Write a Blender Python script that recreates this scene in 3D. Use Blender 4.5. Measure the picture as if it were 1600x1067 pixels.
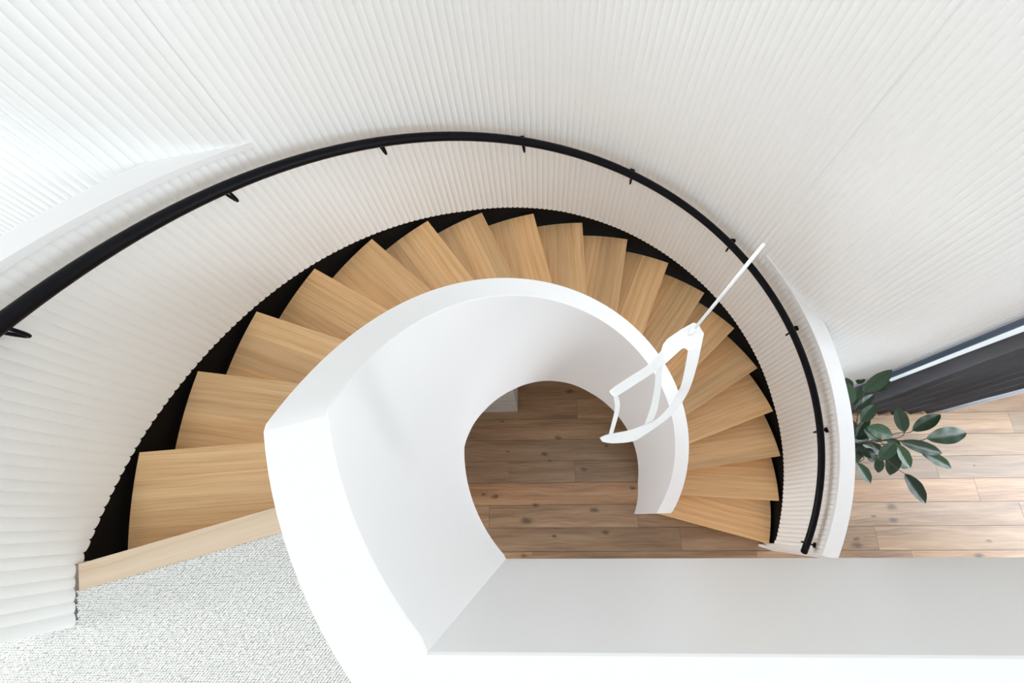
import bpy, bmesh, math, random
from mathutils import Vector, Matrix
random.seed(7)
for o in list(bpy.data.objects): bpy.data.objects.remove(o, do_unlink=True)
S = bpy.context.scene
COL = S.collection
PI = math.pi
R = math.radians

# ------------------------------------------------------------------ camera
cam_d = bpy.data.cameras.new('camera'); cam = bpy.data.objects.new('camera', cam_d); COL.objects.link(cam)
cam_d.sensor_fit = 'HORIZONTAL'; cam_d.sensor_width = 36.0; cam_d.lens = 36.0 * 774.737 / 1600.0
cam_d.clip_start = 0.02; cam_d.clip_end = 200
rot = Matrix(((0.9984509822535769, 0.024669648952392438, 0.04987027629192965),
              (-0.006597893367442177, 0.9425014135096212, -0.33413702778273185),
              (-0.05524584907465483, 0.33329040483178024, 0.9412042298072659)))
cam.matrix_world = Matrix.Translation((0, 0, 5.0245)) @ rot.to_4x4()
S.camera = cam

# ------------------------------------------------------------------ world, lights, exposure
S.view_settings.view_transform = 'Standard'
S.view_settings.look = 'None'
S.view_settings.gamma = 1.0
S.view_settings.use_curve_mapping = False
S.view_settings.exposure = -0.02
W = bpy.data.worlds.new('world'); S.world = W; W.use_nodes = True
bg = W.node_tree.nodes['Background']
bg.inputs[0].default_value = (0.93, 0.965, 1.0, 1); bg.inputs[1].default_value = 1.05
S.cycles.max_bounces = 14; S.cycles.diffuse_bounces = 8; S.cycles.glossy_bounces = 4
S.cycles.sample_clamp_indirect = 8.0

def area(name, loc, target, sx, sy, power, color=(1, 1, 1), portal=False):
    d = bpy.data.lights.new(name, 'AREA'); d.shape = 'RECTANGLE'; d.size = sx; d.size_y = sy
    d.energy = power; d.color = color
    if portal: d.cycles.is_portal = True
    o = bpy.data.objects.new(name, d); COL.objects.link(o)
    o.location = loc
    v = Vector(target) - Vector(loc)
    o.rotation_euler = v.to_track_quat('-Z', 'Y').to_euler()
    return o
# west and tall-window daylight, plus added unseen top, east and ground-floor fill lights
area('added_top_portal', (0.9, 0.2, 8.05), (0.9, 0.2, 0), 5.4, 3.3, 1, portal=True)  # portal for the added ceiling opening
area('window_portal', (4.9, 1.18, 2.9), (4.9, 0, 2.9), 3.7, 5.6, 1, portal=True)
area('added_top_light', (0.9, 0.2, 7.95), (0.9, 0.2, 0), 5.4, 3.2, 16, (1.0, 1.0, 0.98))  # added overhead fill for the stair, source unseen
area('west_daylight', (-4.5, -0.75, 5.1), (0.5, 0.1, 4.0), 0.9, 1.8, 88, (0.97, 0.985, 1.0))
area('added_hall_top_light', (1.0, -3.2, 7.95), (0.6, 1.2, 3.2), 5.4, 1.8, 48, (1.0, 1.0, 0.98))  # added high light from the south to lift the ribs
area('added_east_light', (6.9, -0.4, 2.9), (2.0, -0.4, 1.0), 3.0, 3.8, 460, (0.84, 0.92, 1.0))  # added light, brightens the right-hand floor and gives it sheen
area('added_ground_south_light', (0.6, -4.8, 1.6), (0.6, 0.5, 0.6), 5.0, 2.0, 18, (0.94, 0.97, 1.0))  # added low fill reaching the well under the slab
area('added_ground_west_light', (-4.5, -1.0, 1.5), (0.5, 0.1, 1.0), 3.0, 2.0, 205, (0.90, 0.95, 1.0))  # added low fill for the lower stairwell, no opening behind it

# ------------------------------------------------------------------ stair constants (metres)
CX, CY = 0.30411, 0.29354
T0, DT, H = -17.2689, 11.71377, 0.18
RT = 1.782          # outer end of the treads
RV, RO = 1.806, 1.90   # rib valley line / outer face of the low walls
RI, RG = 0.635, 0.733  # inner balustrade faces
ZL = 3.418          # landing level
def hel(a): return ((a - T0) / DT + 0.99055) * H     # nosing helix height at angle a (degrees)
def pol(r, a, z=None):
    x, y = CX + r * math.cos(R(a)), CY + r * math.sin(R(a))
    return (x, y) if z is None else (x, y, z)
def lerp_table(t, x):
    if x <= t[0][0]: return t[0][1]
    for (a, b), (c, d) in zip(t, t[1:]):
        if x <= c: return b + (d - b) * (x - a) / (c - a)
    return t[-1][1]

# ------------------------------------------------------------------ helpers
def obj(name, bm_or_mesh, mat, parent=None, smooth=False, loc=None):
    if isinstance(bm_or_mesh, bmesh.types.BMesh):
        me = bpy.data.meshes.new(name); bm_or_mesh.to_mesh(me); bm_or_mesh.free()
    else: me = bm_or_mesh
    if mat is not None and not me.materials: me.materials.append(mat)
    if smooth:
        for p in me.polygons: p.use_smooth = True
    o = bpy.data.objects.new(name, me); COL.objects.link(o)
    if parent is not None: o.parent = parent
    if loc: o.location = loc
    return o
def mesh(name, vs, fs):
    me = bpy.data.meshes.new(name); me.from_pydata([tuple(v) for v in vs], [], fs); me.update(); return me
def tag(o, label=None, cat=None, group=None, kind=None):
    if label: o['label'] = label
    if cat: o['category'] = cat
    if group: o['group'] = group
    if kind: o['kind'] = kind
    return o
def empty(name, loc=(0, 0, 0)):
    o = bpy.data.objects.new(name, None); COL.objects.link(o); o.location = loc; o.empty_display_size = .1
    return o
def box(bm, x0, x1, y0, y1, z0, z1):
    v = [bm.verts.new(p) for p in ((x0,y0,z0),(x1,y0,z0),(x1,y1,z0),(x0,y1,z0),(x0,y0,z1),(x1,y0,z1),(x1,y1,z1),(x0,y1,z1))]
    for f in ((0,3,2,1),(4,5,6,7),(0,1,5,4),(1,2,6,5),(2,3,7,6),(3,0,4,7)): bm.faces.new([v[i] for i in f])
def boxm(name, *b, bevel=0):
    bm = bmesh.new(); box(bm, *b)
    if bevel: bmesh.ops.bevel(bm, geom=bm.edges[:], offset=bevel, segments=1, affect='EDGES')
    me = bpy.data.meshes.new(name); bm.to_mesh(me); bm.free(); return me
def tube(pts, r, n=10, caps=True, radii=None):
    pts = [Vector(p) for p in pts]; bm = bmesh.new(); rings = []
    up = Vector((0, 0, 1)); prev = None
    for i, p in enumerate(pts):
        t = (pts[min(i + 1, len(pts) - 1)] - pts[max(i - 1, 0)]).normalized()
        ref = prev if prev is not None else (up if abs(t.z) < .9 else Vector((1, 0, 0)))
        x = (ref - t * ref.dot(t)).normalized(); y = t.cross(x); prev = x
        rr = radii[i] if radii else r
        rings.append([bm.verts.new(p + (x * math.cos(2*PI*k/n) + y * math.sin(2*PI*k/n)) * rr) for k in range(n)])
    for a, b in zip(rings, rings[1:]):
        for k in range(n):
            f = bm.faces.new((a[k], a[(k+1) % n], b[(k+1) % n], b[k])); f.smooth = True
    if caps:
        bm.faces.new(list(reversed(rings[0]))); bm.faces.new(rings[-1])
    return bm
def smooth_pts(pts, n=4):
    out = []
    P = [Vector(pts[0])] + [Vector(p) for p in pts] + [Vector(pts[-1])]
    for i in range(1, len(P) - 2):
        for k in range(n):
            t = k / n; a, b, c, d = P[i-1], P[i], P[i+1], P[i+2]
            out.append(.5 * ((2*b) + (c-a)*t + (2*a-5*b+4*c-d)*t*t + (3*b-a-3*c+d)*t**3))
    out.append(P[-1]); return out
def prism(poly, z0, z1):
    n = len(poly); vs = [(x, y, z0) for x, y in poly] + [(x, y, z1) for x, y in poly]
    fs = [tuple(range(n - 1, -1, -1)), tuple(range(n, 2 * n))] + [(i, (i+1) % n, n + (i+1) % n, n + i) for i in range(n)]
    return vs, fs
def sweep(name, sections, closed_ends=True):
    """sections: list of equal-length closed loops of points"""
    n = len(sections[0]); vs = [p for s in sections for p in s]; fs = []
    for i in range(len(sections) - 1):
        for k in range(n):
            fs.append((i*n + k, i*n + (k+1) % n, (i+1)*n + (k+1) % n, (i+1)*n + k))
    if closed_ends:
        fs.append(tuple(range(n - 1, -1, -1))); m = (len(sections) - 1) * n; fs.append(tuple(range(m, m + n)))
    me = mesh(name, vs, fs)
    bm = bmesh.new(); bm.from_mesh(me); bmesh.ops.recalc_face_normals(bm, faces=bm.faces); bm.to_mesh(me); bm.free()
    return me
def auto_smooth(o, ang=35):
    me = o.data
    for p in me.polygons: p.use_smooth = True
    bm = bmesh.new(); bm.from_mesh(me)
    for e in bm.edges:
        if len(e.link_faces) == 2 and e.calc_face_angle(0) > R(ang): e.smooth = False
    bm.to_mesh(me); bm.free(); return o

# ------------------------------------------------------------------ materials
def nodes(name):
    m = bpy.data.materials.new(name); m.use_nodes = True; nt = m.node_tree
    return m, nt, nt.nodes['Principled BSDF'], nt.nodes.new, nt.links.new
def plain(name, col, rough=.5, spec=.5, metal=0.0, bump=0.0, bscale=80):
    m, nt, b, N, L = nodes(name)
    b.inputs['Base Color'].default_value = (*col, 1); b.inputs['Roughness'].default_value = rough
    b.inputs['Specular IOR Level'].default_value = spec; b.inputs['Metallic'].default_value = metal
    if bump:
        tc = N('ShaderNodeTexCoord'); nz = N('ShaderNodeTexNoise'); nz.inputs['Scale'].default_value = bscale
        bp = N('ShaderNodeBump'); bp.inputs['Strength'].default_value = bump; bp.inputs['Distance'].default_value = .002
        L(tc.outputs['Object'], nz.inputs['Vector']); L(nz.outputs['Fac'], bp.inputs['Height']); L(bp.outputs['Normal'], b.inputs['Normal'])
    return m
def ramp(N, stops):
    r = N('ShaderNodeValToRGB'); e = r.color_ramp.elements
    while len(e) < len(stops): e.new(.5)
    for i, (p, c) in enumerate(stops): e[i].position = p; e[i].color = (*c, 1)
    return r
def wood(name, dark, mid, light, grain=(1.3, 105, 105), wobble=.03, rough=.45, vary=.25, knots=False, spec=.4, coat=0.0):
    """grain runs along local X"""
    m, nt, b, N, L = nodes(name)
    tc = N('ShaderNodeTexCoord'); oi = N('ShaderNodeObjectInfo')
    off = N('ShaderNodeVectorMath'); off.operation = 'SCALE'; off.inputs[0].default_value = (17.3, 9.1, 5.7)
    L(oi.outputs['Random'], off.inputs['Scale'])
    add = N('ShaderNodeVectorMath'); add.operation = 'ADD'
    L(tc.outputs['Object'], add.inputs[0]); L(off.outputs[0], add.inputs[1])
    # slow wobble that bends the grain
    wob = N('ShaderNodeTexNoise'); wob.inputs['Scale'].default_value = 2.2; wob.inputs['Detail'].default_value = 2
    L(add.outputs[0], wob.inputs['Vector'])
    wsc = N('ShaderNodeVectorMath'); wsc.operation = 'MULTIPLY_ADD'; wsc.inputs[1].default_value = (0, wobble, 0)
    L(wob.outputs['Color'], wsc.inputs[0]); L(add.outputs[0], wsc.inputs[2])
    mp = N('ShaderNodeMapping'); mp.inputs['Scale'].default_value = grain; L(wsc.outputs[0], mp.inputs['Vector'])
    fine = N('ShaderNodeTexNoise'); fine.inputs['Scale'].default_value = 2.4; fine.inputs['Detail'].default_value = 6; fine.inputs['Roughness'].default_value = .62
    L(mp.outputs[0], fine.inputs['Vector'])
    mp2 = N('ShaderNodeMapping'); mp2.inputs['Scale'].default_value = (grain[0]*.5, grain[1]*.22, grain[2]*.22); L(wsc.outputs[0], mp2.inputs['Vector'])
    broad = N('ShaderNodeTexNoise'); broad.inputs['Scale'].default_value = 1.6; broad.inputs['Detail'].default_value = 3
    L(mp2.outputs[0], broad.inputs['Vector'])
    mix = N('ShaderNodeMath'); mix.operation = 'MULTIPLY_ADD'; mix.inputs[1].default_value = .5
    L(fine.outputs['Fac'], mix.inputs[0])
    hb = N('ShaderNodeMath'); hb.operation = 'MULTIPLY'; hb.inputs[1].default_value = .5; L(broad.outputs['Fac'], hb.inputs[0]); L(hb.outputs[0], mix.inputs[2])
    cr = ramp(N, [(.33, dark), (.5, mid), (.66, light)]); L(mix.outputs[0], cr.inputs['Fac'])
    # tone of each board from the object's own colour
    tone = N('ShaderNodeMix'); tone.data_type = 'RGBA'; tone.blend_type = 'MULTIPLY'; tone.inputs['Factor'].default_value = 1.0
    L(cr.outputs[0], tone.inputs['A']); L(oi.outputs['Color'], tone.inputs['B'])
    col = tone.outputs['Result']
    if knots:
        geo = N('ShaderNodeNewGeometry'); wo2 = N('ShaderNodeTexNoise'); wo2.inputs['Scale'].default_value = 22; wo2.inputs['Detail'].default_value = 3
        L(geo.outputs['Position'], wo2.inputs['Vector'])
        ad = N('ShaderNodeVectorMath'); ad.operation = 'MULTIPLY_ADD'; ad.inputs[1].default_value = (.055, .03, 0)
        L(wo2.outputs['Color'], ad.inputs[0]); L(geo.outputs['Position'], ad.inputs[2])
        last = None
        for kx, ky, kr_ in knots:          # where the boards have their knots (metres on the floor)
            sb = N('ShaderNodeVectorMath'); sb.operation = 'SUBTRACT'; sb.inputs[1].default_value = (kx + .0275, ky + .015, 0); L(ad.outputs[0], sb.inputs[0])
            sc_ = N('ShaderNodeVectorMath'); sc_.operation = 'MULTIPLY'; sc_.inputs[1].default_value = (1.0 / kr_, 1.9 / kr_, 0); L(sb.outputs[0], sc_.inputs[0])
            ln_ = N('ShaderNodeVectorMath'); ln_.operation = 'LENGTH'; L(sc_.outputs[0], ln_.inputs[0])
            mr = N('ShaderNodeMapRange'); mr.inputs['From Min'].default_value = .1; mr.inputs['From Max'].default_value = 1.8
            mr.inputs['To Min'].default_value = .72; mr.inputs['To Max'].default_value = 0; mr.interpolation_type = 'SMOOTHERSTEP'; L(ln_.outputs['Value'], mr.inputs['Value'])
            if last is None: last = mr.outputs[0]
            else:
                mxx = N('ShaderNodeMath'); mxx.operation = 'MAXIMUM'; L(last, mxx.inputs[0]); L(mr.outputs[0], mxx.inputs[1]); last = mxx.outputs[0]
        kf = N('ShaderNodeMath'); kf.operation = 'MULTIPLY'; kf.inputs[1].default_value = 1.0; L(last, kf.inputs[0])
        km = N('ShaderNodeMix'); km.data_type = 'RGBA'; L(kf.outputs[0], km.inputs['Factor']); L(col, km.inputs['A'])
        km.inputs['B'].default_value = (dark[0]*.22, dark[1]*.2, dark[2]*.2, 1); col = km.outputs['Result']
    L(col, b.inputs['Base Color'])
    b.inputs['Roughness'].default_value = rough; b.inputs['Specular IOR Level'].default_value = spec
    b.inputs['Coat Weight'].default_value = coat; b.inputs['Coat Roughness'].default_value = .35
    bp = N('ShaderNodeBump'); bp.inputs['Strength'].default_value = .18; bp.inputs['Distance'].default_value = .001
    L(fine.outputs['Fac'], bp.inputs['Height']); L(bp.outputs['Normal'], b.inputs['Normal'])
    return m

M_paint = plain('white_paint', (.86, .86, .86), .42, .35, bump=.03, bscale=60)
M_rib = plain('ribbed_plaster', (.92, .935, .93), .55, .25, bump=.05, bscale=120)
M_ceil = plain('ceiling_paint', (.90, .90, .89), .7)
M_black = plain('black_metal', (.005, .005, .007), .4, .10)
M_string = plain('black_stringer', (.002, .002, .0024), .6, .12)
M_lamp = plain('white_lamp_metal', (.93, .93, .93), .35, .5)
M_tread = wood('oak_tread', (.57, .33, .145), (.75, .475, .235), (.84, .58, .32))
M_nosing = wood('pale_oak', (.66, .50, .34), (.74, .59, .43), (.80, .66, .50))
KNOTS = [(-.37, .92, .02), (.05, .59, .03), (.10, .52, .018), (-.55, .21, .026), (-.44, .19, .032), (.89, .26, .03), (-.14, -.03, .055), (.51, .06, .04), (-.05, .11, .03),
         (.12, -.17, .024), (.60, -.14, .032), (.19, .75, .032), (.33, 1.22, .04), (.43, .44, .03), (-.17, -.34, .03), (.66, .66, .02), (-.32, .62, .016), (3.24, .07, .045),
         (3.23, -.05, .04), (2.86, -.26, .045), (2.86, -.21, .028), (4.09, .43, .018), (4.01, -.23, .026), (3.89, -.35, .038), (3.06, -.01, .018)]
M_floor = wood('oak_floor', (.185, .106, .054), (.315, .198, .112), (.43, .295, .185), grain=(1.3, 30, 30), wobble=.08, rough=.38, knots=KNOTS, spec=.5, coat=.2)
M_gap = plain('dark_joint', (.05, .03, .02), .8)
M_grey = wood('grey_limed_wood', (.30, .285, .26), (.42, .405, .37), (.52, .50, .46), grain=(3, 50, 50), rough=.5)
M_pot = plain('dark_planter', (.03, .03, .032), .6)
M_soil = plain('soil', (.03, .02, .012), .95, .1, bump=.8, bscale=60)
M_stem = plain('plant_stem', (.07, .045, .03), .6)
M_frame = plain('window_frame', (.74, .76, .79), .4, .5)

# ---- measured points of the lamp bands, leaves and twigs (metres)
BANDS= {"A": [[[0.2371, 0.2983, 4.11], [0.2441, 0.2739, 4.11]], [[0.2191, 0.2844, 4.06], [0.2262, 0.267, 4.06]], [[0.1911, 0.2749, 4.01], [0.2015, 0.2582, 4.01]], [[0.1595, 0.2619, 3.96], [0.1722, 0.2474, 3.96]], [[0.1563, 0.256, 3.955], [0.162, 0.2481, 3.955]]], "B": [[[0.2778, 0.2849, 4.14], [0.3037, 0.2967, 4.14]], [[0.2821, 0.2697, 4.1], [0.3055, 0.2742, 4.1]], [[0.2854, 0.2474, 4.05], [0.3047, 0.247, 4.05]], [[0.287, 0.2384, 4.0], [0.303, 0.23, 4.0]], [[0.2788, 0.2201, 3.96], [0.2866, 0.2062, 3.96]], [[0.2583, 0.2003, 3.92], [0.2641, 0.1889, 3.92]], [[0.24, 0.1953, 3.89], [0.2379, 0.173, 3.89]], [[0.2062, 0.187, 3.86], [0.2151, 0.1627, 3.86]], [[0.1634, 0.1835, 3.83], [0.174, 0.1628, 3.83]], [[0.1446, 0.1777, 3.82], [0.15, 0.1686, 3.82]]], "C": [[[0.2445, 0.312, 4.1], [0.2535, 0.3052, 4.1]], [[0.2403, 0.2856, 4.05], [0.2532, 0.2866, 4.05]], [[0.2444, 0.2585, 4.0], [0.2548, 0.2445, 4.0]], [[0.2445, 0.2285, 3.95], [0.2563, 0.217, 3.95]], [[0.2364, 0.1929, 3.9], [0.2556, 0.2012, 3.9]]], "D": [[[0.1643, 0.2514, 3.95], [0.1733, 0.2512, 3.95]], [[0.1702, 0.2382, 3.925], [0.181, 0.2409, 3.925]], [[0.1719, 0.2245, 3.9], [0.1819, 0.2228, 3.9]], [[0.1636, 0.1819, 3.84], [0.1734, 0.1833, 3.84]]]}
PLATE= [[0.2833, 0.3292, 4.175], [0.2926, 0.3258, 4.175], [0.295, 0.3201, 4.172], [0.3027, 0.3114, 4.165], [0.3017, 0.2905, 4.14], [0.278, 0.2861, 4.14], [0.2773, 0.2898, 4.14], [0.2724, 0.2931, 4.14], [0.267, 0.2914, 4.14], [0.2441, 0.2739, 4.11], [0.2358, 0.2967, 4.115], [0.2394, 0.3078, 4.12], [0.2457, 0.315, 4.13], [0.2655, 0.323, 4.16]]
LEAVES= [[[2.4605, 0.8752, 1.22], [2.6352, 1.0144, 1.33], 0.0961], [[2.5747, 0.9001, 1.16], [2.662, 0.9505, 1.24], 0.0668], [[2.4315, 0.8109, 1.1], [2.4151, 0.9799, 1.12], 0.0782], [[2.4615, 0.8133, 1.04], [2.5513, 0.9538, 1.08], 0.0688], [[2.4616, 0.7684, 1.06], [2.6375, 0.8927, 1.07], 0.0632], [[2.4612, 0.6711, 1.1], [2.5874, 0.7987, 1.12], 0.0835], [[2.4737, 0.6248, 1.14], [2.6605, 0.5579, 1.12], 0.1033], [[2.5037, 0.6249, 1.05], [2.6455, 0.5322, 1.0], 0.0687], [[2.7475, 0.582, 1.12], [2.7175, 0.7728, 1.16], 0.0882], [[2.8212, 0.597, 1.1], [3.0341, 0.7124, 1.14], 0.0939], [[2.8781, 0.5335, 1.14], [3.1998, 0.5735, 1.12], 0.1187], [[2.7107, 0.5219, 1.1], [3.0436, 0.4323, 1.04], 0.0887], [[2.8959, 0.4534, 1.02], [3.1411, 0.3303, 0.96], 0.0798], [[2.622, 0.4977, 1.18], [2.4821, 0.3747, 1.16], 0.0869], [[2.6681, 0.5007, 1.12], [2.7965, 0.3265, 1.02], 0.0778], [[2.6907, 0.462, 1.05], [2.6764, 0.2818, 0.95], 0.1004], [[2.6302, 0.4216, 0.95], [2.6387, 0.3069, 0.88], 0.065], [[2.4253, 0.3755, 1.0], [2.5413, 0.2236, 0.92], 0.0749], [[2.7197, 0.2885, 1.05], [2.8507, 0.0742, 1.0], 0.0951], [[2.4969, 0.4673, 0.95], [2.6436, 0.4395, 0.92], 0.0758], [[2.5621, 0.5236, 1.0], [2.6601, 0.4456, 0.95], 0.0642], [[2.7684, 0.3862, 0.9], [2.8977, 0.3544, 0.86], 0.0658], [[2.5366, 0.6258, 0.92], [2.6286, 0.5596, 0.88], 0.0655], [[2.4854, 0.4389, 0.9], [2.5225, 0.3894, 0.85], 0.0493], [[2.628, 0.5307, 1.08], [2.7277, 0.5006, 1.08], 0.0577], [[2.5474, 0.736, 0.85], [2.5683, 0.6135, 0.8], 0.0666], [[2.6117, 0.5611, 0.8], [2.7164, 0.5148, 0.75], 0.073], [[2.5584, 0.5647, 0.78], [2.6552, 0.4959, 0.7], 0.0733], [[2.6447, 0.8032, 0.9], [2.6671, 0.6662, 0.85], 0.0439], [[2.4937, 0.9411, 1.0], [2.4741, 1.0395, 1.03], 0.0749], [[2.6979, 1.0417, 0.8], [2.754, 1.1302, 0.82], 0.0674], [[2.6124, 0.4781, 0.85], [2.7053, 0.3992, 0.78], 0.0721]]
TWIGS= [[[2.5673, 0.5404, 0.95], [2.6922, 0.5442, 1.08], [2.7392, 0.5598, 1.1], [2.7475, 0.582, 1.12]], [[2.5673, 0.5404, 0.95], [2.732, 0.587, 1.05], [2.8061, 0.586, 1.08], [2.8212, 0.597, 1.1]], [[2.6074, 0.5328, 1.0], [2.7444, 0.529, 1.08], [2.8598, 0.5245, 1.1], [2.8781, 0.5335, 1.14]], [[2.6074, 0.5328, 1.0], [2.6525, 0.5352, 1.08], [2.7107, 0.5219, 1.1]], [[2.6312, 0.5324, 1.0], [2.6157, 0.4059, 1.05], [2.6663, 0.33, 1.05], [2.7197, 0.2885, 1.05]], [[2.5733, 0.6134, 0.8], [2.5105, 0.6517, 0.95], [2.4612, 0.6711, 1.1]], [[2.5606, 0.4494, 0.8], [2.496, 0.4429, 0.95], [2.4811, 0.4035, 1.0], [2.4253, 0.3755, 1.0]], [[2.6221, 0.5751, 0.7], [2.6097, 0.5151, 0.95], [2.6202, 0.4977, 1.18]], [[2.6221, 0.5751, 0.7], [2.6278, 0.4901, 0.95], [2.6907, 0.462, 1.05]], [[2.5963, 0.5755, 0.7], [2.5011, 0.7015, 0.9], [2.4315, 0.8109, 1.1]], [[2.5963, 0.5755, 0.7], [2.5414, 0.7431, 0.95], [2.4605, 0.8752, 1.22]], [[2.6221, 0.5751, 0.7], [2.637, 0.4778, 0.85], [2.6302, 0.4216, 0.95]], [[2.6221, 0.5751, 0.7], [2.5847, 0.8043, 0.9], [2.4592, 0.7685, 1.06]]]

def carpet_mat():
    m, nt, b, N, L = nodes('wool_carpet')
    tc = N('ShaderNodeTexCoord'); nz = N('ShaderNodeTexNoise'); nz.inputs['Scale'].default_value = 120; nz.inputs['Detail'].default_value = 4
    L(tc.outputs['Object'], nz.inputs['Vector'])
    cr = ramp(N, [(.26, (.55, .55, .54)), (.38, (.86, .86, .84)), (.6, (.93, .93, .91))]); L(nz.outputs['Fac'], cr.inputs['Fac'])
    L(cr.outputs[0], b.inputs['Base Color']); b.inputs['Roughness'].default_value = .95; b.inputs['Specular IOR Level'].default_value = .1
    return m
def curtain_mat(name, col, tr, f):
    m, nt, b, N, L = nodes(name)
    b.inputs['Base Color'].default_value = (*col, 1); b.inputs['Roughness'].default_value = .8; b.inputs['Specular IOR Level'].default_value = .2
    t = N('ShaderNodeBsdfTranslucent'); t.inputs[0].default_value = (*tr, 1)
    mx = N('ShaderNodeMixShader'); mx.inputs[0].default_value = f
    L(b.outputs[0], mx.inputs[1]); L(t.outputs[0], mx.inputs[2]); L(mx.outputs[0], nt.nodes['Material Output'].inputs[0])
    tc = N('ShaderNodeTexCoord'); wv = N('ShaderNodeTexNoise'); wv.inputs['Scale'].default_value = 300
    bp = N('ShaderNodeBump'); bp.inputs['Strength'].default_value = .15; bp.inputs['Distance'].default_value = .001
    L(tc.outputs['Object'], wv.inputs['Vector']); L(wv.outputs['Fac'], bp.inputs['Height']); L(bp.outputs['Normal'], b.inputs['Normal'])
    return m
def glass_mat():
    m, nt, b, N, L = nodes('window_glass')
    t = N('ShaderNodeBsdfTransparent'); t.inputs[0].default_value = (.94, .97, .97, 1)
    g = N('ShaderNodeBsdfGlossy'); g.inputs['Roughness'].default_value = .02
    mx = N('ShaderNodeMixShader'); mx.inputs[0].default_value = .06; L(t.outputs[0], mx.inputs[1]); L(g.outputs[0], mx.inputs[2])
    L(mx.outputs[0], nt.nodes['Material Output'].inputs[0]); return m
def leaf_mat():
    m, nt, b, N, L = nodes('leaf')
    tc = N('ShaderNodeTexCoord'); sp = N('ShaderNodeSeparateXYZ'); L(tc.outputs['Object'], sp.inputs[0])
    ab = N('ShaderNodeMath'); ab.operation = 'ABSOLUTE'; L(sp.outputs[0], ab.inputs[0])
    # side veins: stripes that rise towards the rim
    k = N('ShaderNodeMath'); k.operation = 'MULTIPLY_ADD'; k.inputs[1].default_value = -.55; L(ab.outputs[0], k.inputs[0]); L(sp.outputs[1], k.inputs[2])
    fq = N('ShaderNodeMath'); fq.operation = 'MULTIPLY'; fq.inputs[1].default_value = 60; L(k.outputs[0], fq.inputs[0])
    sn = N('ShaderNodeMath'); sn.operation = 'SINE'; L(fq.outputs[0], sn.inputs[0])
    cr = ramp(N, [(.30, (.018, .044, .019)), (.85, (.026, .062, .028)), (1.0, (.045, .090, .045))])
    h = N('ShaderNodeMath'); h.operation = 'MULTIPLY_ADD'; h.inputs[1].default_value = .5; h.inputs[2].default_value = .5; L(sn.outputs[0], h.inputs[0]); L(h.outputs[0], cr.inputs['Fac'])
    mid = N('ShaderNodeMath'); mid.operation = 'LESS_THAN'; mid.inputs[1].default_value = .018; L(ab.outputs[0], mid.inputs[0])
    mx = N('ShaderNodeMix'); mx.data_type = 'RGBA'; L(mid.outputs[0], mx.inputs['Factor']); L(cr.outputs[0], mx.inputs['A']); mx.inputs['B'].default_value = (.012, .03, .018, 1)
    oi = N('ShaderNodeObjectInfo'); tn = N('ShaderNodeMix'); tn.data_type = 'RGBA'; tn.blend_type = 'MULTIPLY'; tn.inputs['Factor'].default_value = 1
    L(mx.outputs['Result'], tn.inputs['A']); L(oi.outputs['Color'], tn.inputs['B']); L(tn.outputs['Result'], b.inputs['Base Color'])
    b.inputs['Roughness'].default_value = .42; b.inputs['Specular IOR Level'].default_value = .45
    return m
M_carpet = carpet_mat()
M_carpet_back = plain('carpet_backing', (.42, .42, .41), .95, .1)
M_curtain = curtain_mat('grey_curtain', (.15, .15, .16), (.34, .35, .38), .4)
M_sheer = curtain_mat('white_sheer', (.80, .84, .90), (.80, .85, .92), .5)
M_sheer2 = curtain_mat('shaded_sheer', (.50, .55, .62), (.42, .48, .56), .45)  # grey-blue tone set for the pale band this strip stands in for
M_glass = glass_mat()
M_wire = plain('steel_wire', (.82, .82, .80), .5, .3)
M_leaf = leaf_mat()

# ================================================================== SETTING
# ---- plan line of the tall ribbed wall (valley line of the ribs), left to right
left_ext = [pol(RV, 142), pol(RV, 143.5), (-1.215, 1.312), (-1.285, 1.258), (-1.355, 1.206), (-1.42, 1.162), (-1.485, 1.126), (-1.55, 1.098),
            (-1.62, 1.078), (-1.70, 1.065), (-1.78, 1.058), (-1.88, 1.056), (-2.1, 1.056), (-2.32, 1.056)]
right_ext = [pol(RV, 45.5), pol(RV, 44), (1.742, 1.412), (1.802, 1.358), (1.856, 1.312), (1.913, 1.268), (1.972, 1.229), (2.034, 1.194), (2.098, 1.162),
             (2.163, 1.135), (2.231, 1.113), (2.30, 1.097), (2.37, 1.087), (2.441, 1.083), (2.6, 1.082), (2.79, 1.082)]
def resample(pts, step=.01):
    P = smooth_pts([(x, y, 0) for x, y in pts], 12); out = [P[0]]; acc = 0
    for a, b in zip(P, P[1:]):
        out.append(b)
    # arc length table
    s = [0]
    for a, b in zip(out, out[1:]): s.append(s[-1] + (b - a).length)
    def at(d):
        for i in range(len(s) - 1):
            if s[i+1] >= d and s[i+1] > s[i]:
                return out[i].lerp(out[i+1], (d - s[i]) / (s[i+1] - s[i]))
        return out[-1]
    return s[-1], at
rib_bottom_table = [(-17.3, .0), (-16, .06), (-10, .035), (-3, .012), (8, .006), (20, .004), (30, .024), (45, .04), (60, .044), (77, .055), (93, .052), (104, .03), (115, .006), (150, .012), (180, .006), (193.5, -.02)]
def rib_bottom(a):
    if a < -17.3: return 0.0
    if a > 193.4: return ZL
    return min(hel(a) + lerp_table(rib_bottom_table, a), ZL)

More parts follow.
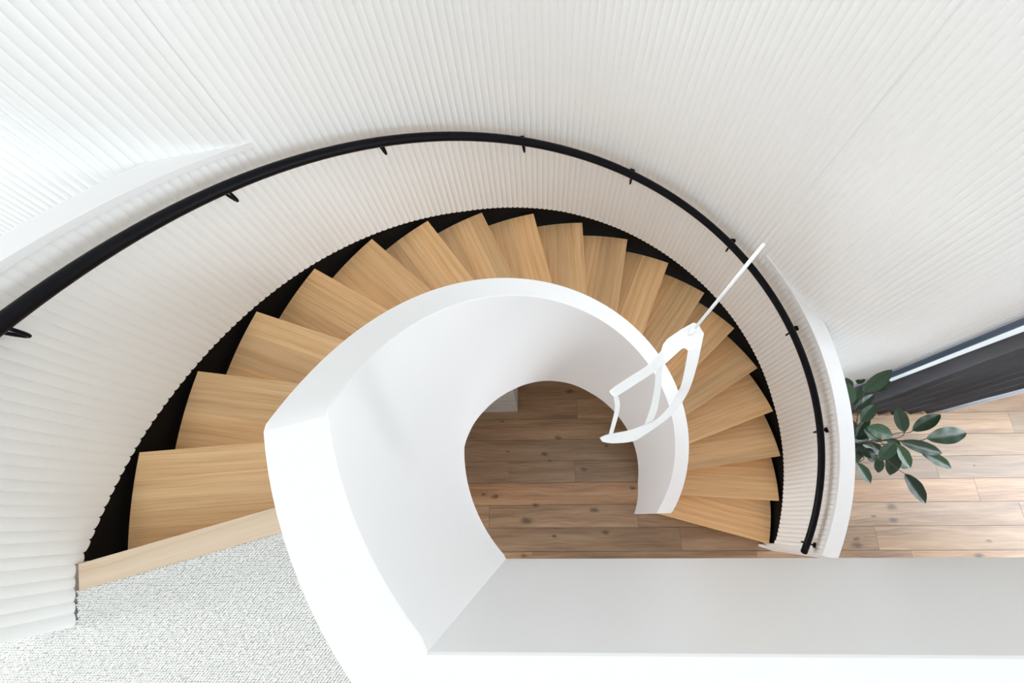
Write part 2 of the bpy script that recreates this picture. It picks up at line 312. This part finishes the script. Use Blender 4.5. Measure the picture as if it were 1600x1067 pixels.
prof = []
NS = 8
for i in range(NS + 1):
    x = -.5 + i / NS; prof.append((x, (1 - (2 * x) ** 2) ** .75 if abs(x) < .5 else 0))
vs = [(x, y, 0) for x, y in prof] + [(x, y, 1) for x, y in prof]; n = NS + 1
fs = [(i + 1, i, n + i, n + i + 1) for i in range(NS)] + [tuple(range(n)), tuple(range(2 * n - 1, n - 1, -1))]
rib_me = mesh('rib', vs, fs); rib_me.materials.append(M_rib)
for p in rib_me.polygons: p.use_smooth = len(p.vertices) == 4
for e in rib_me.edges:
    pass
bmx = bmesh.new(); bmx.from_mesh(rib_me)
for e in bmx.edges:
    if any(len(f.verts) > 4 for f in e.link_faces): e.smooth = False
bmx.to_mesh(rib_me); bmx.free()
WN, WW, DEPTH = .0322, .0380, .0058
def rib(parent, p, t, w, z0, z1, slope=0.0):
    """p: plan point on the valley line, t: unit tangent (left to right), room on its right-hand side"""
    nrm = Vector((t.y, -t.x, 0)); xa = Vector((-t.x, -t.y, 0)); m = Matrix.Identity(4)
    if slope:
        me = rib_me.copy()          # ends cut along the slope of the stair
        for v in me.vertices:
            x, y, zz = v.co; v.co = (x * w, y * DEPTH, zz * (z1 - z0) + slope * x * w)
        m.col[0] = (*xa, 0); m.col[1] = (*nrm, 0)
    else:
        me = rib_me
        m.col[0] = (*(xa * w), 0); m.col[1] = (*(nrm * DEPTH), 0); m.col[2] = (0, 0, z1 - z0, 0)
    m.col[3] = (p.x, p.y, z0, 1)
    o = bpy.data.objects.new('rib', me); COL.objects.link(o); o.parent = parent; o.matrix_basis = m
    return o

# bodies -----------------------------------------------------------
ZC = 8.0
Lr, at_r = resample(right_ext); Ll, at_l = resample(left_ext)
line = [at_l(Ll - i * .04) for i in range(int(Ll / .04))] + [Vector((*pol(RV, a), 0)) for a in [142 - i * 2 for i in range(1, 49)] if a > 45.6] + [at_r(i * .04) for i in range(int(Lr / .04) + 1)] + [at_r(Lr)]
secs = []
for i, p in enumerate(line):
    t = (line[min(i+1, len(line)-1)] - line[max(i-1, 0)]).normalized(); nn = Vector((t.y, -t.x, 0))
    a, b = p - nn * .004, p - nn * .2
    secs.append([(a.x, a.y, -.1), (a.x, a.y, ZC), (b.x, b.y, ZC), (b.x, b.y, -.1)])
wall_back = tag(obj('wall_back', sweep('wall_back', secs), M_rib), 'tall white wall of narrow vertical half-round ribs sweeping round the stair', kind='structure')

def low_wall(name, label, a0, a1):
    secs, cap = [], []
    n = max(2, int(abs(a1 - a0) / 1.5))
    for i in range(n + 1):
        a = a0 + (a1 - a0) * i / n; z = min(hel(a) + .88, ZL + .885)
        pi, po = pol(RV + .006, a), pol(RO - .004, a)
        secs.append([(*pi, -.02), (*pi, z - .028), (*po, z - .028), (*po, -.02)])
        pi, po = pol(1.7945, a), pol(RO, a)
        cap.append([(*pi, z - .03), (*pi, z - .002), (*pol(1.7965, a), z), (*pol(RO - .002, a), z), (*po, z - .002), (*po, z - .03)])
    w = tag(obj(name, sweep(name, secs), M_paint), label, kind='structure'); auto_smooth(w)
    c = obj('cap', sweep('cap', cap), M_paint, w); auto_smooth(c, 30)
    return w
wall_right = low_wall('wall_right', 'low white stair wall with ribbed inner face and smooth sloping cap beside the plant', -18.4, 47.3)
wall_left = low_wall('wall_left', 'low white stair wall with ribbed inner face and smooth cap at the landing', 141.8, 198.7)
obj('end_panel', sweep('end_panel', [[(*pol(1.765, a), 0), (*pol(1.765, a), .06), (*pol(1.797, a), .10), (*pol(1.797, a), hel(a) + .85), (*pol(1.815, a), hel(a) + .85), (*pol(1.815, a), 0)] for a in (-18.4, -17.75)]), M_paint, wall_right)

# ribs, alternating narrow and wide, counted both ways from the point where the right low wall leaves the tall one
AJ = 45.5
def circ_rib(parent, a0, w, sgn, z0f, z1f):
    ac = a0 + sgn * math.degrees(w / 2 / RV)
    rib(parent, Vector((*pol(RV, ac), 0)), Vector((math.sin(R(ac)), -math.cos(R(ac)), 0)), w, z0f(ac), z1f(ac), .4875 if -17.3 < ac < 192.5 else 0.0)
    return a0 + sgn * math.degrees(w / RV)
capz = lambda a: min(hel(a) + .862, ZL + .867)
a, k = AJ, 0
while a > -17.2:
    a = circ_rib(wall_right, a, WN if k % 2 else WW, -1, rib_bottom, capz); k += 1
a, k = AJ, 1
while a < 142:
    a = circ_rib(wall_back, a, WN if k % 2 else WW, 1, rib_bottom, lambda q: ZC); k += 1
AL, kL = a, k
while a < 198.2:
    a = circ_rib(wall_left, a, WN if k % 2 else WW, 1, rib_bottom, capz); k += 1
for L_, at_, sgn, d, k in ((Lr, at_r, 1, 0.0, 0), (Ll, at_l, -1, R(AL - 142) * RV, kL)):
    while d < L_ - .03:
        w = WN if k % 2 else WW
        p, q0, q1 = at_(d + w / 2), at_(d + .002), at_(d + w - .002)
        t = (q1 - q0).normalized() * sgn
        ang = math.degrees(math.atan2(p.y - CY, p.x - CX)); rr = math.hypot(p.x - CX, p.y - CY)
        zb = (hel(ang) + .84) if rr < 1.915 else (0.0 if sgn > 0 else 3.0)
        rib(wall_back, p, t, w, zb, ZC)
        d += w; k += 1

# ---- ground floor of oak planks
fl = tag(obj('floor', boxm('floor', -4.8, 7.1, -5.2, 1.35, -.12, -.018), M_gap), 'knotty oak plank floor of the ground level', kind='structure')
known = {0: [-2.6, -.75, 1.29, 3.044, 5.0], -1: [-2.2, -.089, 1.958, 3.317, 5.3], 1: [-2.6, -.495, .911, 2.6, 4.375], 2: [-3.4, -1.0, 2.0, 4.045, 6.2],
         3: [-2.2, -.313, .343, 1.8, 3.738, 5.9], 4: [-3.2, -1.3, 1.6, 3.05, 5.2], 5: [-2.0, -.7, 2.0, 4.55], 6: [-2.8, -.9, .395, 2.4, 4.2, 6.0]}
PWID = .2065
for r_ in range(-23, 8):
    y0 = -.3017 + PWID * r_; y1 = min(y0 + PWID, 1.34)
    if r_ in known: js = known[r_]
    else:
        js = []; x = -4.6 + random.uniform(.4, 2.0)
        while x < 6.6: js.append(x); x += random.uniform(1.5, 2.3)
    xs = [-4.75] + js + [7.05]
    for x0, x1 in zip(xs, xs[1:]):
        me = boxm('plank', 0, x1 - x0 - .002, 0, y1 - y0 - .0028, -.018, 0)
        o = obj('plank', me, M_floor, fl, loc=(x0, y0, 0))
        g = random.uniform(.74, 1.14); w_ = random.uniform(-.02, .07)
        if r_ == 2: g, w_ = 1.08, .12
        if r_ == 3: g, w_ = random.uniform(.85, .95), -.01
        o.color = (g * (1 + w_), g, g * (1 - w_), 1)

# ---- upper floor slab with wool carpet
arc = lambda r, a0, a1, n=14: [pol(r, a0 + (a1 - a0) * i / n) for i in range(n + 1)]
slab = [pol(.70, 195.2)] + [(-.83 - .0, -.032)]
slab = [pol(.70, 197.5), pol(1.80, 196.05)] + arc(1.80, 196.3, 198.6, 2) + arc(1.905, 198.6, 146, 22) + [(-1.9, 1.2), (-4.7, 1.2), (-4.7, -5.1), (7.05, -5.1), (7.05, -.21), (-.16, -.21)] + arc(.70, 226, 198.5, 12)
v_, f_ = prism(slab, 2.82, 3.405)
fu = obj('floor', mesh('floor', v_, f_), M_paint); tag(fu, 'upper floor slab at the head of the stair', kind='structure')
v_, f_ = prism(slab, 3.405, 3.411)
carpet = obj('carpet', mesh('carpet', v_, f_), M_carpet_back, fu)
# loops of the carpet, only near the stair head
def inside(poly, x, y):
    c = False; j = len(poly) - 1
    for i in range(len(poly)):
        xi, yi = poly[i]; xj, yj = poly[j]
        if (yi > y) != (yj > y) and x < (xj - xi) * (y - yi) / (yj - yi) + xi: c = not c
        j = i
    return c
vs, fs = [], []; rnd = random.Random(3)
px_, py_ = .0092, .0062
row = 0; y = -.62
while y < .02:
    x = -1.75 + (px_ / 2 if row % 2 else 0)
    while x < -.40:
        rr = math.hypot(x - CX, y - CY)
        if inside(slab, x, y) and rr > .737 and (rr < 1.803 or rr > 1.9 or y < -.27):
            cx, cy = x + rnd.uniform(-.0009, .0009), y + rnd.uniform(-.0008, .0008)
            th = rnd.uniform(.15, .9); ct, st = math.cos(th), math.sin(th); sx, sy = .0054, .0034; hz = rnd.uniform(.0045, .0085)
            b0 = len(vs)
            for rad, zz in ((1.0, 0), (.72, .62)):
                for q in range(6):
                    u, w = sx * rad * math.cos(q * PI / 3), sy * rad * math.sin(q * PI / 3)
                    vs.append((cx + u * ct - w * st, cy + u * st + w * ct, 3.4105 + zz * hz))
            vs.append((cx, cy, 3.4105 + hz))
            for q in range(6):
                fs.append((b0 + q, b0 + (q+1) % 6, b0 + 6 + (q+1) % 6, b0 + 6 + q)); fs.append((b0 + 6 + q, b0 + 6 + (q+1) % 6, b0 + 12))
        x += px_
    y += py_; row += 1
tag(obj('carpet_loop', mesh('carpet_loop', vs, fs), M_carpet, fu, smooth=True), kind='stuff')

# ---- ceiling, outer walls, windows
bm = bmesh.new()
for b in ((-4.8, 7.1, -5.2, -4.2, ZC, ZC + .2), (-4.8, -1.8, -4.2, -1.5, ZC, ZC + .2), (3.8, 7.1, -4.2, -1.5, ZC, ZC + .2), (-1.8, 3.8, -2.2, -1.5, ZC, ZC + .2), (-4.8, -1.9, -1.5, 2.6, ZC, ZC + .2), (3.7, 7.1, -1.5, 2.6, ZC, ZC + .2), (-1.9, 3.7, 1.9, 2.6, ZC, ZC + .2), (.26, .34, -1.5, 1.9, ZC, ZC + .2)): box(bm, *b)
tag(obj('ceiling', bm, M_ceil), 'white ceiling out of view with openings added for top light over stair and hall', kind='structure')  # height and openings invented to spread even top light
def pierced(name, label, fixed, lo, hi, axis, holes, z0=0, z1=ZC, mat=M_ceil):
    """wall slab with rectangular holes; holes: list of (a0,a1,z0,z1) sorted, not overlapping in a unless stacked"""
    bm = bmesh.new(); f0, f1 = fixed
    cols = sorted(set([lo, hi] + [h[0] for h in holes] + [h[1] for h in holes]))
    for a0, a1 in zip(cols, cols[1:]):
        hs = sorted([h for h in holes if h[0] <= a0 + 1e-6 and h[1] >= a1 - 1e-6], key=lambda h: h[2]); z = z0
        for h in hs:
            if h[2] > z: box(bm, *((f0, f1, a0, a1) if axis == 'y' else (a0, a1, f0, f1)), z, h[2])
            z = h[3]
        if z < z1: box(bm, *((f0, f1, a0, a1) if axis == 'y' else (a0, a1, f0, f1)), z, z1)
    bmesh.ops.remove_doubles(bm, verts=bm.verts, dist=1e-5)
    return tag(obj(name, bm, mat), label, kind='structure')
pierced('wall_west', 'white wall at the far end of the landing', (-4.8, -4.6), -5.2, 1.35, 'y', [(-1.3, -.2, 4.1, 6.1)])
pierced('wall_south', 'white wall behind the upper hall', (-5.2, -5.0), -4.8, 7.1, 'x', [(-1.5, 3.5, .3, 2.6)])
pierced('wall_east', 'white end wall of the ground-floor room', (7.0, 7.2), -5.2, 1.35, 'y', [(-2.0, .9, .2, 6.2)])
pierced('wall_north', 'pale reveal and lintel around the tall window behind the curtain', (1.12, 1.34), 2.79, 7.1, 'x', [(2.86, 6.8, .04, 5.8)])
pierced('wall_far', 'white wall beyond the ribbed wall at the landing', (1.12, 1.34), -4.8, -2.32, 'x', [(-4.3, -2.6, 3.6, 5.8)])
obj('jamb', boxm('jamb', 2.79, 2.845, 1.078, 1.13, 0, ZC, bevel=.004), M_frame, wall_back)
def window(n, label, x0, x1, y0, y1, z0, z1, axis, bars):
    f = .05; bm = bmesh.new()
    def bx(a0, a1, c0, c1):
        box(bm, *((a0, a1, y0, y1) if axis == 'x' else (x0, x1, a0, a1)), c0, c1)
    lo, hi = (x0, x1) if axis == 'x' else (y0, y1)
    bx(lo, hi, z0, z0 + f); bx(lo, hi, z1 - f, z1); bx(lo, lo + f, z0 + f, z1 - f); bx(hi - f, hi, z0 + f, z1 - f)
    for i in range(1, bars):
        c = lo + (hi - lo) * i / bars; bx(c - f/2, c + f/2, z0 + f, z1 - f)
    o = tag(obj('window_%d' % n, bm, M_frame), label, kind='structure')
    m = .5 * (y0 + y1) if axis == 'x' else .5 * (x0 + x1)
    for i in range(bars):
        a0 = lo + (hi - lo) * i / bars + f * .5; a1 = lo + (hi - lo) * (i + 1) / bars - f * .5
        q = (a0, a1, m - .004, m + .004, z0 + f*.5, z1 - f*.5) if axis == 'x' else (m - .004, m + .004, a0, a1, z0 + f*.5, z1 - f*.5)
        obj('pane', boxm('pane', *q), M_glass, o)
window(1, 'tall window beyond the grey curtain', 2.86, 6.8, 1.20, 1.25, .04, 5.8, 'x', 4)
window(2, 'upper window at the far side of the landing', -4.3, -2.6, 1.20, 1.25, 3.6, 5.8, 'x', 2)

# ================================================================== THINGS
# ---- staircase
stair = tag(empty('spiral_staircase', (CX, CY, 0)), 'curved staircase of oak treads winding up between white walls', 'staircase')
def clip(poly, ylo, yhi):
    def half(P, c, s):
        out = []
        for i in range(len(P)):
            a, b = P[i-1], P[i]; ia, ib = s * (a[1] - c) >= 0, s * (b[1] - c) >= 0
            if ia != ib:
                t = (c - a[1]) / (b[1] - a[1]); out.append((a[0] + (b[0] - a[0]) * t, c))
            if ib: out.append(b)
        return out
    return half(half(poly, ylo, 1), yhi, -1)
EOFF = .0588; SR = math.sqrt(RT * RT - EOFF * EOFF)
def tread_frame(a):
    u = Vector((math.cos(R(a)), math.sin(R(a)))); v = Vector((-u.y, u.x)); P = u * RT
    dx = -(u * SR + v * EOFF) / RT        # inward along the nosing
    dy = Vector((dx.y, -dx.x))            # towards the back of the tread
    if dy.dot(v) < 0: dy = -dy
    return u, P, dx, dy
def tread_poly(back):
    u, P, dx, dy = tread_frame(0)
    pts = [pol(RT, i * back / 8) for i in range(9)]
    loc = [(Vector((x - CX, y - CY)) - P) for x, y in pts]
    # inner end on r = .715
    Lin = SR - math.sqrt(.715 ** 2 - EOFF ** 2)
    i0 = Vector((P.x + dx.x * Lin, P.y + dx.y * Lin)); ai = math.degrees(math.atan2(i0.y, i0.x))
    inner = [Vector((.715 * math.cos(R(ai + (back + 1 - ai) * (1 - i / 4))), .715 * math.sin(R(ai + (back + 1 - ai) * (1 - i / 4))))) - P for i in range(5)]
    return [(w.dot(dx), w.dot(dy)) for w in loc + inner]
TP = tread_poly(DT + 1.6)
def slab_mesh(name, poly, z0, z1):
    v_, f_ = prism(poly, z0, z1); me = mesh(name, v_, f_)
    b_ = bmesh.new(); b_.from_mesh(me); bmesh.ops.recalc_face_normals(b_, faces=b_.faces); b_.to_mesh(me); b_.free(); return me
core_me = slab_mesh('tread', TP, -.042, -.0122)
cuts = [(.095, .215, .33), (.17,), (.12, .26), (.06, .20, .31), (.21,), (.14, .235)]
stave_sets = []
for cset in cuts:
    ys = [-1.0] + list(cset) + [2.0]
    stave_sets.append([slab_mesh('stave', clip(TP, a_ + .0002, b_ - .0002), -.012, 0) for a_, b_ in zip(ys, ys[1:])])
tones = {8: (1.0, (1.12, .86)), 10: (1.0, (1.06, .97))}
riser_me = None
for k in range(1, 19):
    a = T0 + DT * (k - 1); u, P, dx, dy = tread_frame(a); z = hel(a)
    m = Matrix.Identity(4); m.col[0] = (dx.x, dx.y, 0, 0); m.col[1] = (dy.x, dy.y, 0, 0); m.col[3] = (P.x, P.y, z, 1)
    base = Matrix.Translation((CX, CY, 0))
    # local frame may be left-handed: flip the mesh winding through a negative z is not wanted, so bake
    det = dx.x * dy.y - dx.y * dy.x
    tr = bpy.data.objects.new('tread', core_me); COL.objects.link(tr); tr.parent = stair
    tr.matrix_basis = m
    if not core_me.materials: core_me.materials.append(M_tread)
    tr.color = (.9, .88, .86, 1)
    ss = stave_sets[(k * 5) % len(stave_sets)]
    for i, sm in enumerate(ss):
        if not sm.materials: sm.materials.append(M_tread)
        o = bpy.data.objects.new('stave', sm); COL.objects.link(o); o.parent = tr
        g = random.uniform(.86, 1.10); w_ = random.uniform(-.03, .04)
        if k == 8: g = (1.12, .88, .9, .9)[i]
        o.color = (g * (1 + w_), g, g * (1 - w_ * 1.5), 1)
    # riser, set back under the nosing
    if riser_me is None:
        riser_me = boxm('riser', .012, 1.06, .028, .046, -H + .0, -.0425); riser_me.materials.append(M_tread)
    ro = bpy.data.objects.new('riser', riser_me); COL.objects.link(ro); ro.parent = stair; ro.matrix_basis = m
# landing nosing
a = T0 + DT * 18; u, P, dx, dy = tread_frame(a); z = ZL
m = Matrix.Identity(4); m.col[0] = (dx.x, dx.y, 0, 0); m.col[1] = (dy.x, dy.y, 0, 0); m.col[3] = (P.x, P.y, z, 1)
nb = slab_mesh('landing_nosing', [(-.012, .0), (1.07, .008), (1.075, .088), (-.008, .079)], -.05, .0)
o = obj('landing_nosing', nb, M_nosing, stair); o.matrix_basis = m
o['label'] = 'paler oak edge board along the carpet'
ro = bpy.data.objects.new('riser', riser_me); COL.objects.link(ro); ro.parent = stair; ro.matrix_basis = m
# black wall string
secs = []
for i in range(0, 142):
    a = -18.3 + (193.3 + 18.3) * i / 141
    zt = min(max(rib_bottom(a), hel(a) - .02) + .003, ZL - .01); zb = max(0.0, hel(a) - .36)
    secs.append([(*pol(RV - .0015, a), zb), (*pol(RV - .0015, a), zt), (*pol(RV + .0055, a), zt), (*pol(RV + .0055, a), zb)])
st = obj('stringer', sweep('stringer', secs), M_string, None); st.parent = stair; st.location = (-CX, -CY, 0)
st['label'] = 'black wall string under the ribs'; auto_smooth(st)

# ---- inner balustrade
bot = [(-26, 0), (1.5, 0), (4.2, .045), (22.6, .329), (42, .607), (61.6, .894), (80, 1.177), (95.9, 1.456), (113, 1.73), (124.3, 1.9), (138.8, 2.12), (156.9, 2.43), (166.9, 2.617), (177.7, 2.79), (180.2, 2.82)]
secs = []
def bsec(pi, po, zt, zb):
    return [(*pi, zb), (*pi, zt - .003), (pi[0] + (po[0]-pi[0]) * .03, pi[1] + (po[1]-pi[1]) * .03, zt), (pi[0] + (po[0]-pi[0]) * .97, pi[1] + (po[1]-pi[1]) * .97, zt), (*po, zt - .003), (*po, zb)]
yend = .021
ai, ao = math.degrees(math.asin((yend - CY) / RI)), math.degrees(math.asin((yend - CY) / RG))
aa = [None] + [-20 + 2.5 * i for i in range(0, 86)] + [193.6] + [196 + 2.5 * i for i in range(0, 12)]
aa = [x for x in aa if x is None or x < 225]
for x in aa:
    if x is None: secs.append(bsec(pol(RI, ai), pol(RG, ao), hel(-23.5) + .90, 0)); continue
    zt = min(hel(x) + .90, 4.31); secs.append(bsec(pol(RI, x), pol(RG, x), zt, lerp_table(bot, x)))
secs.append(bsec((-.148, -.160), (-.1765, -.260), 4.31, 2.82))
secs.append(bsec((6.98, -.160), (6.98, -.260), 4.31, 2.82))
bal = obj('balustrade', sweep('balustrade', secs), M_paint); auto_smooth(bal, 28)
tag(bal, 'smooth white solid balustrade curling round the open stairwell and along the upper floor', 'balustrade')

# ---- handrail
rail = tag(empty('handrail', pol(1.72, 90, 0)), 'round black handrail following the ribbed wall above the treads', 'handrail')
def world_child(o, parent):
    o.parent = parent; o.matrix_parent_inverse = Matrix.Translation(parent.location).inverted(); return o
RH = .0235
def zrail(a): return min(hel(a) + .779, ZL + .80)
pts = [pol(1.72, a, zrail(a)) for a in [-18.6 + 2.2 * i for i in range(98)]]
bmr = tube(pts, RH, 16); o = obj('rail', bmr, M_black); world_child(o, rail)
t = (Vector(pts[0]) - Vector(pts[1])).normalized()
o = obj('end_cap', tube([Vector(pts[0]), Vector(pts[0]) + t * .006, Vector(pts[0]) + t * .010], RH, 16, radii=[RH, RH * .93, RH * .7]), M_black); world_child(o, rail)
for a in (173.7, 148.8, 126.3, 101.7, 79.6, 54.6, 31.9, 9.2, -16.3):
    z = zrail(a)
    path = smooth_pts([pol(1.800, a, z - .060), pol(1.765, a, z - .078), pol(1.728, a, z - .086), pol(1.712, a, z - .072), pol(1.711, a, z - .045), pol(1.716, a, z - .018)], 4)
    o = obj('bracket', tube(path, .0058, 8), M_black); world_child(o, rail)
    d = obj('wall_plate', tube([pol(1.806, a, z - .060), pol(1.793, a, z - .060)], .019, 14), M_black); world_child(d, rail)

# ---- pendant lamp
exec_data = None
PC = Vector((.282, .315, 0))
lamp = tag(empty('pendant_lamp', (.282, .315, 4.17)), 'white pendant lamp of folded bands hanging on a cord in the stairwell', 'lamp')
view = (Vector((0, 0, 5.0)) - Vector((.25, .27, 4.0))).normalized()
def ribbon(name, pairs, th):
    secs = []
    for a_, b_ in pairs:
        a_, b_ = Vector(a_), Vector(b_); c = [a_, b_, b_ - view * th, a_ - view * th]
        secs.append([tuple(q) for q in c])
    # refine along the length
    fine = []
    for k in range(4): fine.append(smooth_pts([s[k] for s in secs], 4))
    secs = [[tuple(fine[k][i]) for k in range(4)] for i in range(len(fine[0]))]
    o = obj(name, sweep(name, secs), M_lamp); auto_smooth(o, 30); return world_child(o, lamp)
for key, th in (('A', .011), ('B', .011), ('C', .010), ('D', .007)): ribbon('band', BANDS[key], th)
n = len(PLATE); vv = [Vector(p) for p in PLATE]
vs = [tuple(p) for p in vv] + [tuple(p - view * .010) for p in vv]
fs = [tuple(range(n)), tuple(range(2*n - 1, n - 1, -1))] + [(i, (i+1) % n, n + (i+1) % n, n + i) for i in range(n)]
me = mesh('apex_plate', vs, fs); b_ = bmesh.new(); b_.from_mesh(me); bmesh.ops.recalc_face_normals(b_, faces=b_.faces); b_.to_mesh(me); b_.free()
world_child(obj('apex_plate', me, M_lamp), lamp)
world_child(obj('cord', tube([(.282, .315, 4.166), (.282, .315, 4.44), (.282, .315, 4.47), (.282, .315, 4.475)], .0033, 12, radii=[.0027, .0027, .0022, .0010]), M_lamp), lamp)
world_child(obj('wire', tube([(.282, .315, 4.47), (.282, .315, 5.2), (.282, .315, ZC - .03)], .0009, 8), M_wire), lamp)
world_child(obj('cord_grip', tube([(.282, .315, 4.150), (.282, .315, 4.185)], .0055, 10), M_lamp), lamp)
world_child(obj('canopy', tube([(.282, .315, ZC - .035), (.282, .315, ZC)], .05, 20), M_lamp), lamp)

# ---- cabinet under the stair
cab = tag(empty('cabinet', (-.58, 1.26, 0)), 'grey limed wooden cabinet on the oak floor under the stair', 'cabinet')
world_child(obj('body', boxm('body', -.95, -.209, 1.034, 1.46, 0.0, 1.06, bevel=.003), M_grey), cab)
world_child(obj('door', boxm('door', -.948, -.2095, 1.018, 1.033, .004, 1.055, bevel=.0015), M_grey), cab)
for x, z in ((-.262, .90), (-.275, .915)):
    world_child(obj('knob', tube([(x, 1.019, z), (x, 1.006, z), (x, 1.0, z)], .009, 10, radii=[.004, .009, .006]), M_black), cab)

# ---- curtain and sheer
def cloth(name, x0, x1, y, amp, folds, mat, z0, z1, seed, nx=150, nz=28):
    rn = random.Random(seed); ph = [rn.uniform(0, 6.28) for _ in range(4)]; vs, fs = [], []
    for j in range(nz + 1):
        z = z0 + (z1 - z0) * j / nz
        for i in range(nx + 1):
            u = i / nx
            f = 2 * PI * folds * (u + .018 * math.sin(2 * PI * u * 2 + ph[0]) + .01 * math.sin(z * .9 + ph[1]))
            yy = y + amp * (1 - .6 * u) * (1.7 * abs(math.sin(f * .5)) - .9 + .22 * math.sin(2.1 * f + ph[2] + z * .25)) * (1 + .15 * math.sin(z * 1.3 + ph[3]))
            xx = x0 + (x1 - x0) * u + amp * .35 * math.cos(f)
            vs.append((xx, yy, z))
    for j in range(nz):
        for i in range(nx):
            q = j * (nx + 1) + i; fs.append((q, q + 1, q + nx + 2, q + nx + 1))
    o = obj(name, mesh(name, vs, fs), mat, smooth=True)
    md = o.modifiers.new('solid', 'SOLIDIFY'); md.thickness = .003; return o
cur = tag(empty('curtain', (3.3, .95, 0)), 'long dark grey curtain gathered in folds at the tall window', 'curtain')
world_child(cloth('cloth', 2.83, 3.80, .950, .062, 6.4, M_curtain, .025, 5.98, 2), cur)
world_child(obj('track', boxm('track', 2.8, 6.8, .93, .97, 5.985, 6.02), M_frame), cur)
shr = tag(empty('sheer_curtain', (3.92, .95, 0)), 'pale blue-white sheer curtain edge beside the dark curtain', 'curtain')
world_child(cloth('cloth', 3.83, 3.985, .935, .010, 1.5, M_sheer, .012, 5.98, 5, 30, 6), shr)

sh2 = tag(empty('sheer_curtain', (3.03, 1.16, 0)), 'narrow grey-blue translucent strip added to lighten the corner between ribbed wall and window', 'curtain')  # strip added to lighten the dark band beside the jamb
world_child(cloth('cloth', 2.88, 3.19, 1.160, .008, 3.5, M_sheer2, .05, 5.75, 9, 40, 6), sh2)

# ---- potted plant behind the low wall
plant = tag(empty('potted_plant', (2.36, .52, 0)), 'leafy plant with long dark green leaves behind the low ribbed wall', 'plant')
PX, PY = 2.40, .50
world_child(obj('pot', tube([(PX, PY, 0.001), (PX, PY, .05), (PX, PY, .30), (PX, PY, .33), (PX, PY, .325), (PX, PY, .29)], .15, 28, radii=[.10, .115, .14, .142, .13, .128]), M_pot), plant)
world_child(obj('soil', tube([(PX, PY, .28), (PX, PY, .296)], .127, 24), M_soil), plant)
hub = []
rs = random.Random(11)
for i in range(7):
    an = i * 2 * PI / 7; e_ = Vector((PX + .10 * math.cos(an) + .04, PY + .07 * math.sin(an) + .03, .62 + .05 * rs.random()))
    path = smooth_pts([(PX + .03 * math.cos(an), PY + .03 * math.sin(an), .285), (PX + .05 * math.cos(an), PY + .05 * math.sin(an), .45), tuple(e_)], 4)
    world_child(obj('stem', tube(path, .005, 6), M_stem), plant); hub.append(e_)
for t in TWIGS:
    s = min(hub, key=lambda h_: (h_ - Vector(t[0])).length)
    world_child(obj('stem', tube(smooth_pts([tuple(s)] + [tuple(q) for q in t], 4), .0028, 6), M_stem), plant)
lv, lf = [], []; NY, NX = 12, 6
for j in range(NY + 1):
    v = j / NY; wdt = .5 * (math.sin(PI * min(1, v ** .92)) ** .72 if 0 < v < 1 else 0.0)
    for i in range(NX + 1):
        u = -1 + 2 * i / NX
        lv.append((u * wdt, v, .16 * abs(u) * wdt * 2 * .5 - .10 * (v - .4) ** 2 + .012 * math.sin(v * 19 + (3 if u > 0 else 0)) * abs(u)))
for j in range(NY):
    for i in range(NX):
        q = j * (NX + 1) + i; lf.append((q, q + 1, q + NX + 2, q + NX + 1))
leaf_me = mesh('leaf', lv, lf); leaf_me.materials.append(M_leaf)
for p in leaf_me.polygons: p.use_smooth = True
cam_p = Vector((0, 0, 5.02))
allL = list(LEAVES)
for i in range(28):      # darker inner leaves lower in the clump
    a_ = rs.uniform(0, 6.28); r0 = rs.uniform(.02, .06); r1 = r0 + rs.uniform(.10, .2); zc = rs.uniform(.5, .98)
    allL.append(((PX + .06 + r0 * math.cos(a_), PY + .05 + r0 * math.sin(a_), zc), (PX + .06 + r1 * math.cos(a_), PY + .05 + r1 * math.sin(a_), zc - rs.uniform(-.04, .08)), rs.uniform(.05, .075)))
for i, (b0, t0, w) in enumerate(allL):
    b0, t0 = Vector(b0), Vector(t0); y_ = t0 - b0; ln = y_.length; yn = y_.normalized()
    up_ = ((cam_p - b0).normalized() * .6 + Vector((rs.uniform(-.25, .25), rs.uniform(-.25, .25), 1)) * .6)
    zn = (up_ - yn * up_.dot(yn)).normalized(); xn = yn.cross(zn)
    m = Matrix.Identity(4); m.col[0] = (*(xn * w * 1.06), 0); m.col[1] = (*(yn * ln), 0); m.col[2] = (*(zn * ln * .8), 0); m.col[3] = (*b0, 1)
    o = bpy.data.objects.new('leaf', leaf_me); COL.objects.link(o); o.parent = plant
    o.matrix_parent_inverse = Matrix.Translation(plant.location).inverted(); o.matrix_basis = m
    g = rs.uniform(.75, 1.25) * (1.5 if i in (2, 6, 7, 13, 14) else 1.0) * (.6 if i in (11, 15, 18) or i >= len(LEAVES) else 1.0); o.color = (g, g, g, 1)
